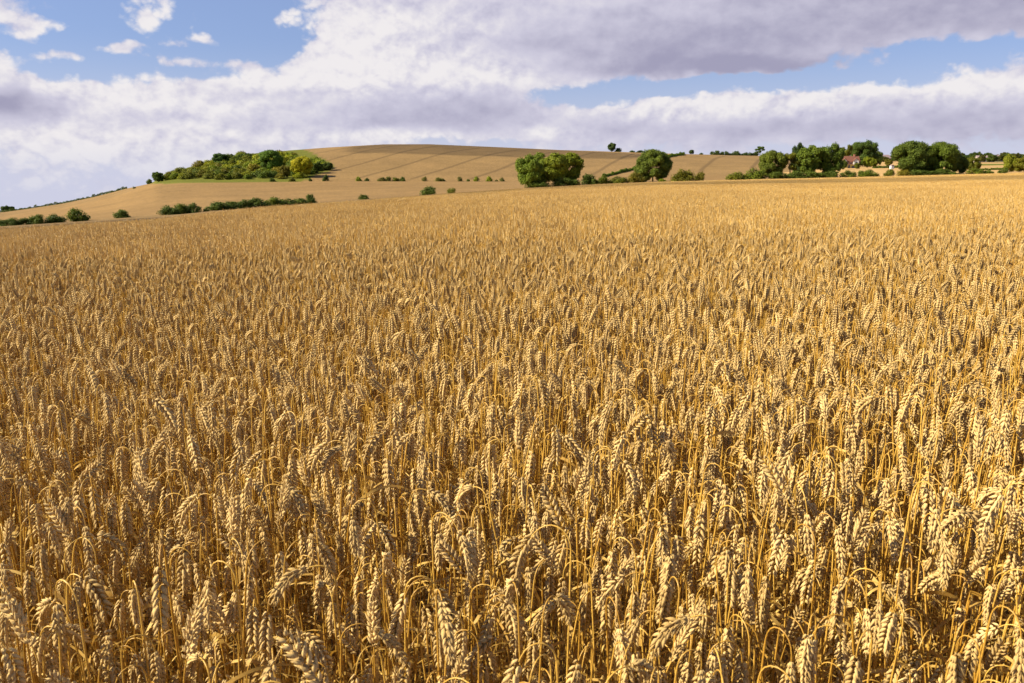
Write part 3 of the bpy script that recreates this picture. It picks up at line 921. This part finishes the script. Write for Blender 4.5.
# --- the tall clump in the middle and the hedge to its right
G = "trees along the far edge of the wheat"
for a in [
    ("round_tree", "big round leafy tree at the left of the central tall clump", 529.5, 28, 33, 'round', (1.15, 1.3, .8), 6),
    ("tall_tree", "tall tree behind the front of the central clump, bright green top", 543, 25, 34, 'tall', (1.4, 1.4, .75), 12),
    ("tall_tree", "tall open tree with pale trunk, third in the central clump", 556, 24, 33, 'tall', (1.6, 1.5, .75), 6),
    ("tall_tree", "tall tree with light top ending the central clump on the right", 570.5, 26, 32, 'tall', (1.6, 1.5, .7), 9),
    ("broad_tree", "single big dark spreading tree right of the central clump", 653, 37, 31, 'broad', (.95, 1.0, .8), 10),
]:
    plant(a[0], a[1], "tree", a[2], Hl(a[2], a[7]), a[3], a[4], a[5], a[6], G)
G = "shrubs of the hedge right of the tall clump"
for a in [
    ("dark shrub under the left tall tree at the field edge", 538, 26, 9, 'b', DARK),
    ("dark shrub at the foot of the right trees of the central clump", 565, 28, 12, 'b', DARK),
    ("dark green shrub directly right of the central clump", 589, 18, 13, 'b', DARK),
    ("olive shrub second to the right of the central clump", 603, 14, 10.5, 'b', (1.0, .95, .7)),
    ("low olive shrub midway between the clump and the big single tree", 619, 20, 9, 'b', OLIVE),
    ("brownish shrub at the left foot of the big single tree", 637, 20, 12, 'b', BROWN),
    ("small yellowish shrub at the right foot of the big single tree", 662.5, 7, 3.5, 'b', YELLOW),
    ("wide olive-brown bush standing right of the big single tree", 683.5, 22, 14.5, 'b', (1.25, 1.0, .6)),
    ("small ochre bush beside the wide olive-brown one", 700.5, 11, 10, 'b', BROWN),
]:
    plant("shrub", a[0], "shrub", a[1], Hl(a[1], 3), a[2], a[3], a[4], a[5], G)
# --- the big group right of the middle
G = "trees of the group in front of the house"
for a in [
    ("broad_tree", "pale-leaved tree at the left of the group before the red-roofed house", 772, 26, 28, 'broad', (1.15, 1.1, .8), 12),
    ("airy_tree", "thin pale tree with visible trunk beside the left tree of the group", 790, 17, 25, 'airy', OLIVE, 10),
    ("round_tree", "dark distant round tree top showing above the group", 796.5, 13, 34, 'round', (.45, .6, .8), 60),
    ("tall_tree", "broad dense tree in the middle of the group before the house", 808, 24, 32, 'tall', (.95, 1.05, .75), 8),
    ("round_tree", "tallest leafy tree at the right of the group, next to the house", 829, 25, 33.5, 'round', (.95, 1.08, .7), 8),
]:
    plant(a[0], a[1], "tree", a[2], Hl(a[2], a[7]), a[3], a[4], a[5], a[6], G)
G = "shrubs at the foot of the trees before the house"
for a in [
    ("round olive bush left of the tree group before the house", 737.5, 20, 9.5, 'b', OLIVE),
    ("green bush joining the left side of the tree group", 755.5, 21, 13.5, 'b', (1.1, 1.1, .7)),
    ("dark bush under the pale-leaved left tree of the group", 777, 24, 8, 'b', DARK),
    ("dark bush under the thin pale tree", 795, 20, 8.5, 'b', DARK),
    ("dark bush under the dense middle tree of the group", 813, 20, 9, 'b', DARK),
    ("dark bush under the tallest tree of the group", 831, 19, 8, 'b', DARK),
    ("dark rounded bush below the house at the field edge", 848.5, 14, 8.4, 'b', DARK),
    ("lighter green rounded bush right of the dark one below the house", 866, 20, 9, 'b', GREEN),
]:
    plant("shrub", a[0], "shrub", a[1], Hl(a[1], 1), a[2], a[3], a[4], a[5], G)
# --- trees round the house
G = "trees round the red-roofed house"
for a in [
    ("airy_tree", "tall thin see-through tree behind the left end of the house", 843, 13, 24, 'airy', OLIVE, 560),
    ("broad_tree", "large dark spreading tree rising behind the house", 862, 27, 25, 'broad', (.6, .75, .8), 575),
    ("round_tree", "yellowish-green tree at the right end of the house", 866.5, 9, 11.5, 'round', YELLOW, 516),
    ("round_tree", "small dark tree hiding the left end of the house", 842.5, 8, 10, 'round', DARK, 478),
    ("round_tree", "low olive tree in front of the right half of the house", 856.5, 6, 6.5, 'round', OLIVE, 484),
    ("round_tree", "second lower yellowish tree right of the house", 872.5, 8, 9.5, 'round', (1.7, 1.6, .7), 522),
    ("round_tree", "small dark tree right of the large dark one behind the house", 877, 9, 15, 'round', DARK, 610),
    ("round_tree", "dark bushy tree between the tan field and the white shed", 887.5, 8, 7, 'round', BROWN, 590),
]:
    plant(a[0], a[1], "tree", a[2], a[7], a[3], a[4], a[5], a[6], G)
# --- the big dark group at the right
G = "trees of the big dark group at the right"
for a in [
    ("broad_tree", "big rounded tree forming the left half of the large dark group", 910, 40, 32.5, 'broad', (.85, .9, .75), 10),
    ("broad_tree", "big rounded tree forming the right half of the large dark group", 938, 36, 32.5, 'broad', (.85, .95, .7), 8),
    ("round_tree", "smaller tree filling the notch between the two big crowns", 925, 22, 28, 'round', (.7, .85, .75), 14),
    ("round_tree", "dark low tree at the right shoulder of the large dark group", 959, 17, 20, 'round', DARK, 9),
    ("round_tree", "yellow-green tree behind the right shoulder of the dark group", 972, 15, 15, 'round', OLIVE, 60),
    ("round_tree", "yellow-green tree near the right frame edge", 1009, 14, 18, 'round', (1.9, 1.6, .7), 20),
    ("round_tree", "olive tree cut by the right frame edge", 1024, 20, 16, 'round', (1.6, 1.2, .6), 6),
]:
    plant(a[0], a[1], "tree", a[2], Hl(a[2], a[7]), a[3], a[4], a[5], a[6], G)
G = "shrubs at the field edge on the right"
for a in [
    ("narrow olive shrub at the left foot of the big dark group", 889, 10, 8, 'b', OLIVE),
    ("pale dry shrub under the left big tree of the dark group", 903, 14, 7, 'b', BROWN),
    ("dark shrub under the middle of the big dark group", 922, 26, 7, 'b', DARK),
    ("dark shrub under the right big tree of the dark group", 944, 20, 7, 'b', DARK),
    ("green shrub right of the dark low tree", 975, 14, 7, 'b', (1.1, 1.1, .7)),
    ("low green shrub midway along the open gap at right", 987, 10, 4.5, 'b', GREEN),
    ("dark compact shrub left of the yellow-green right tree", 1003, 9, 6.5, 'b', DARK),
]:
    plant("shrub", a[0], "shrub", a[1], Hl(a[1], 1), a[2], a[3], a[4], a[5], G)

# --- the wood on the hillside
G = "trees of the hillside wood"
def wood(name, label, u, row_base, w, h, kind, tint, group=G, cat="tree"):
    plant(name, label, cat, u, at_row(u, row_base), w, h, kind, tint, group)
wood("broad_tree", "dark blue-green crown rising above the upper left of the hillside wood", 222, 165, 16, 11.5, 'broad', (.6, .9, 1.0))
wood("round_tree", "dark small crown right of the blue-green one on top of the wood", 234, 163, 9, 9, 'round', DARK)
wood("broad_tree", "largest dark green crown in the middle of the hillside wood", 271.5, 172, 25, 21, 'broad', (.9, 1.25, .8))
wood("broad_tree", "bright yellow-green tree, the most colourful of the hillside wood", 302, 177, 23, 20, 'broad', (3.6, 2.6, .55))
wood("round_tree", "green rounded tree at the lower left end of the hillside wood", 158, 182, 12, 10.5, 'round', (.9, 1.1, .8))
wood("round_tree", "small orange-tinged tree left of the yellow one in the wood", 272.5, 171, 7, 6.5, 'round', GOLD)
wood("round_tree", "brown-olive tree standing between orange and yellow trees of the wood", 285, 178, 11, 13, 'round', BROWN)
wood("round_tree", "dark green tree right of the yellow tree in the wood", 317, 173, 13, 11, 'round', (.9, 1.0, .7))
wood("round_tree", "last dark tree tapering at the right tip of the wood", 328, 170, 11, 8, 'round', DARK)
wood("bush", "lone small dark tree just left of the hillside wood", 148.5, 184, 5.5, 5.8, 'b', DARK, None, "bush")
wood("bush", "tiny bush on the bare skyline left of the wood", 133, 188.6, 3, 2.6, 'b', DARK, None, "bush")
for i in range(190):
    for _ in range(60):
        u = trng.uniform(160, 324)
        bot = 179.6 if u < 300 else 179.6 - (u - 300) * .45
        r = trng.uniform(WOOD_TOP(u) + 6.5, bot)
        if r < bot: break
    f = (r - WOOD_TOP(u)) / max(1, bot - WOOD_TOP(u))
    tint = trng.choice([GREEN, OLIVE, OLIVE, DARK, (1.7, 1.35, .7), (1.5, 1.45, .6), BROWN, (2.0, 1.7, .6)])
    tint = tuple(v * (1.12 if u < 240 else 1.4) for v in tint)
    s = trng.uniform(.7, 1.3)
    wood("bush", "scrubby olive-green bush among the others filling the hillside wood", u, r, 11.5 * s, 7.6 * s, 'b', tint, "scrub bushes filling the hillside wood", "bush")

# --- skyline of the hill and beyond
G = "trees on the hill's skyline"
Sk = lambda u, d=-6: float(DS(u)) + d
for a in [
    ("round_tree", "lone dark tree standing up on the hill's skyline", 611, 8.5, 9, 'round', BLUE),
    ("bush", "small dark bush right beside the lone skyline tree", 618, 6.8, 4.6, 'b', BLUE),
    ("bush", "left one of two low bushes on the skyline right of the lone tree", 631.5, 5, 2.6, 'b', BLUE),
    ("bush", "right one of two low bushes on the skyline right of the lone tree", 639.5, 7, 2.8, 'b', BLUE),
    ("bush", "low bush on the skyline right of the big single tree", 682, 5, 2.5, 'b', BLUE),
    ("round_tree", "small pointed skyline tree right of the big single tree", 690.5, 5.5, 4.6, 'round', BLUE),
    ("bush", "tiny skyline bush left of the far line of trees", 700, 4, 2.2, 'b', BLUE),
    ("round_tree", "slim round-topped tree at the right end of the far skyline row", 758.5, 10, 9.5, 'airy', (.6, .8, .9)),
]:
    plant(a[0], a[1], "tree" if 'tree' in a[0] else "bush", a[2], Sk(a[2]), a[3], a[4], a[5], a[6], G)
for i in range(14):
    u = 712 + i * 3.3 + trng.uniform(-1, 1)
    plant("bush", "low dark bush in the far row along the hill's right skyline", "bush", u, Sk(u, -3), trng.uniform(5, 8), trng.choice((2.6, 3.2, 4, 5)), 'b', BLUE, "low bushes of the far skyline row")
for u, w, h in ((1, 8, 6.5), (7, 7, 5)):
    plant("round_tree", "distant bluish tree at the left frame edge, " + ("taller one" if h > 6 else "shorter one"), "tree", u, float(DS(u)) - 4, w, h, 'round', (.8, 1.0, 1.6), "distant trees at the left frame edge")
for i in range(60):
    u = 872 + i * 2.65 + trng.uniform(-1.5, 1.5)
    Y = trng.uniform(770, 1130)
    h = trng.choice((4.5, 5.5, 6.5, 7.5)) + (1.5 if u > 965 else 0) - (2 if u < 900 else 0)
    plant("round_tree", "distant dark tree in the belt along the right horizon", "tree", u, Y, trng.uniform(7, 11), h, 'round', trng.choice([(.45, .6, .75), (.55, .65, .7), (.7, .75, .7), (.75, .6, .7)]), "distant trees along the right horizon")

# --- hedges
def hedge(name, label, poly, hpx, tint, seed, cat="hedge"):
    """a clipped-looking bank of leaves along a line of ground points"""
    rg = random.Random(seed); r = np.random.RandomState(seed)
    P, N, Tn = [], [], []
    for a, b in zip(poly[:-1], poly[1:]):
        L = (b - a).length; n = int(L * 70); h = hpx / FH * (a.y + b.y) / 2
        f = r.uniform(0, 1, n); ang = r.uniform(0, math.pi, n); rad = np.clip(1 - np.abs(r.normal(0, .25, n)), .1, 1.1)
        d = (b - a).normalized(); s = np.array([d.y, -d.x, 0.0])
        hh = h * (.75 + .2 * np.sin(f * L * .31 + rg.uniform(0, 6)) + .16 * np.sin(f * L * .83 + rg.uniform(0, 6)))
        p = np.array(a)[None] + np.outer(f, np.array(b - a)) + np.outer(np.cos(ang) * rad * h * .55, s) + np.outer(np.sin(ang) * rad * hh, (0, 0, 1))
        P.append(p); N.append(np.outer(np.cos(ang), s) + np.outer(np.sin(ang) + .2, (0, 0, 1))); Tn.append(np.clip(r.normal(.45, .25, n), 0, 1))
    V, F = leaves_from(np.concatenate(P), np.concatenate(N), .34, rg)
    o = link(name, npmesh(name, V, F, [M_FOL], None, np.repeat(np.concatenate(Tn), 4))); o.color = tint + (1,)
    tag(o, label, cat)
def line(pts, f): return [f(*p) for p in pts]
hedge("hedge", "long thin dark hedge climbing the bare skyline at the left", [at(u, float(DS(u)) - 8) - Vector((0, 0, .5)) for u in range(-6, 128, 3)], 3.4, DARK, 3)
lo = line([(603, 177.2), (612, 175.2), (622, 172.6), (632, 170), (642, 167.5), (652, 165)], at_row)
hedge("hedge", "clipped green hedge running up the hill left of the big single tree", lo, 3.4, (1.0, 1.2, .7), 4)
up = line([(661, 158.6), (668, 157.2), (675, 155.9), (683, 155.2)], at_row)
hedge("hedge", "upper piece of green hedge right of the big single tree near the skyline", up, 3.2, (1.0, 1.2, .7), 5)
hd = [at(u, 500) for u in range(872, 900, 5)]
hedge("hedge", "low dark hedge behind the pale field right of the house", hd, 3.0, DARK, 6)
hd = [at(u, 380) for u in range(972, 1030, 6)]
hedge("hedge", "low green hedge before the tan field at the far right", hd, 2.4, GREEN, 7)

# ------------------------------------------------------------------ house, shed and far roofs
M_TILE = plain("roof_tile", (.14, .055, .038), .85, 1.5, .35)
M_BRICK = plain("brick", (.33, .15, .10), .85, 1.2, .3)
M_CREAM = plain("cream_render", (.42, .33, .11), .8, .5, .12)
M_WHITE = plain("white_paint", (.50, .48, .47), .6, .5, .06)
M_GLASS = plain("window_glass", (.03, .04, .06), .1, .5, .1)
M_DOOR = plain("dark_door", (.05, .06, .09), .5, .5, .2)
M_PINK = plain("pale_roof", (.27, .19, .19), .8, .5, .15)
M_STONE = plain("weathered_wall", (.34, .27, .22), .9, .5, .2)
import bmesh
def boxes(lst):
    bm = bmesh.new()
    for (x0, x1, y0, y1, z0, z1) in lst:
        v = [bm.verts.new(p) for p in ((x0, y0, z0), (x1, y0, z0), (x1, y1, z0), (x0, y1, z0), (x0, y0, z1), (x1, y0, z1), (x1, y1, z1), (x0, y1, z1))]
        for f in ((0, 3, 2, 1), (4, 5, 6, 7), (0, 1, 5, 4), (1, 2, 6, 5), (2, 3, 7, 6), (3, 0, 4, 7)): bm.faces.new([v[i] for i in f])
    return bm
def prism(poly, axis, a, b):
    """a solid with outline poly (two coordinates) between a and b along axis 'x' or 'y'"""
    bm = bmesh.new()
    P = (lambda p, t: (t, p[0], p[1])) if axis == 'x' else (lambda p, t: (p[0], t, p[1]))
    A = [bm.verts.new(P(p, a)) for p in poly]; B = [bm.verts.new(P(p, b)) for p in poly]
    n = len(poly)
    bm.faces.new(A); bm.faces.new(B[::-1])
    for i in range(n): bm.faces.new((A[i], B[i], B[(i + 1) % n], A[(i + 1) % n]))
    bmesh.ops.recalc_face_normals(bm, faces=bm.faces)
    return bm
def mesh(name, bm, mat, parent):
    me = bpy.data.meshes.new(name); bmesh.ops.recalc_face_normals(bm, faces=bm.faces); bm.to_mesh(me); bm.free(); me.materials.append(mat)
    return link(name, me, parent)
def thing(name, label, cat, p, rz=0, group=None):
    o = bpy.data.objects.new(name, None); COL.objects.link(o); o.location = p; o.rotation_euler = (0, 0, rz)
    return tag(o, label, cat, group)
p = at(849.5, 512); p.z -= .1
h = thing("house", "red-tiled house with white gables and yellow ground floor among the right-hand trees", "house", p, RAD(-6))
# long body 11 m wide, two storeys, a white gabled bay at the left and a white dormer bay at the right
mesh("ground_floor_wall", boxes([(-5.2, 5.2, 0, 7, 0, 2.45)]), M_CREAM, h)
mesh("upper_wall", boxes([(-5.35, 5.35, -.15, 7.15, 2.455, 4.2)]), M_BRICK, h)
rf = mesh("roof", prism([(-.7, 3.9), (3.5, 7.4), (7.7, 3.9), (7.7, 4.12), (3.5, 7.65), (-.7, 4.12)], 'x', -5.8, 5.8), M_TILE, h)
mesh("chimney", boxes([(2.6, 3.4, 3.0, 3.9, 6.9, 8.7), (2.5, 3.5, 2.9, 4.0, 8.45, 8.6)]), M_BRICK, rf)
mesh("gable_end", prism([(0, 4.205), (7, 4.205), (3.5, 7.2)], 'x', 5.0, 5.34), M_BRICK, h)
mesh("gable_end", prism([(0, 4.205), (7, 4.205), (3.5, 7.2)], 'x', -5.34, -5.0), M_WHITE, h)
for x0, x1, zt in ((1.4, 4.6, 6.0), (-5.0, -2.6, 5.9)):
    xm = (x0 + x1) / 2
    b = mesh("gabled_bay", prism([(x0, 2.46), (x1, 2.46), (x1, 4.5), (xm, zt), (x0, 4.5)], 'y', -1.3, 2.0), M_WHITE, h)
    mesh("bay_roof", prism([(x0 - .35, 4.35), (xm, zt + .08), (x1 + .35, 4.35), (x1 + .35, 4.6), (xm, zt + .36), (x0 - .35, 4.6)], 'y', -1.6, 2.4), M_TILE, h)
    w = mesh("window", boxes([(xm - .7, xm + .7, -1.36, -1.305, 2.9, 4.1)]), M_WHITE, b)
    mesh("pane", boxes([(xm - .6, xm - .04, -1.39, -1.365, 3.0, 4.0), (xm + .04, xm + .6, -1.39, -1.365, 3.0, 4.0)]), M_GLASS, w)
for x in (-1.6, .3):
    w = mesh("window", boxes([(x - .55, x + .55, -.21, -.155, 2.8, 3.7)]), M_WHITE, h); mesh("pane", boxes([(x - .46, x + .46, -.235, -.215, 2.88, 3.62)]), M_GLASS, w)
mesh("door", boxes([(-1.2, -.2, -.06, -.005, .05, 2.1)]), M_DOOR, h)
mesh("garage_door", boxes([(.9, 4.3, -.06, -.005, .05, 1.5)]), M_DOOR, h)
for x in (-4.0, -2.5):
    w = mesh("window", boxes([(x - .5, x + .5, -.06, -.005, .9, 2.0)]), M_WHITE, h); mesh("pane", boxes([(x - .41, x + .41, -.085, -.065, .98, 1.92)]), M_GLASS, w)
p = at(892, 470); p.z -= .05
s = thing("shed", "small white shed standing at the left edge of the big dark tree group", "shed", p, RAD(4))
mesh("wall", boxes([(-.85, .85, 0, 2, 0, 1.9)]), M_WHITE, s)
mesh("roof", prism([(-1.0, 1.85), (0, 2.4), (1.0, 1.85), (1.0, 1.97), (0, 2.52), (-1.0, 1.97)], 'y', -.15, 2.15), M_PINK, s)
mesh("door", boxes([(.05, .7, -.05, -.004, .03, 1.75)]), M_WHITE, s)
for u, Y, w_, d_, hw, hr, lab, rz in ((884.5, 860, 11, 8, 3.6, 7.2, "distant pale-roofed house above the tan field right of the dark house tree", 10), (984, 820, 15, 9, 3.0, 6.8, "distant long barn with greyish pink roof before the right horizon trees", -4), (997, 930, 9, 8, 4.0, 7.4, "distant small house right of the long pink-roofed barn", 8)):
    p = at(u, Y); p.z -= .2
    b = thing("barn" if w_ > 12 else "house", lab, "barn" if w_ > 12 else "house", p, RAD(rz))
    mesh("wall", boxes([(-w_ / 2, w_ / 2, 0, d_, 0, hw)]), M_STONE, b)
    mesh("gable_end", prism([(0, hw + .005), (d_, hw + .005), (d_ / 2, hr - .25)], 'x', -w_ / 2, -w_ / 2 + .3), M_STONE, b)
    mesh("gable_end", prism([(0, hw + .005), (d_, hw + .005), (d_ / 2, hr - .25)], 'x', w_ / 2 - .3, w_ / 2), M_STONE, b)
    r_ = mesh("roof", prism([(-.5, hw - .25), (d_ / 2, hr - .2), (d_ + .5, hw - .25), (d_ + .5, hw), (d_ / 2, hr), (-.5, hw)], 'x', -w_ / 2 - .4, w_ / 2 + .4), M_PINK, b)
    for x in (-w_ * .28, w_ * .2):
        w = mesh("window", boxes([(x - .6, x + .6, -.07, -.005, 1.2, 2.4)]), M_WHITE, b); mesh("pane", boxes([(x - .5, x + .5, -.1, -.075, 1.3, 2.3)]), M_GLASS, w)
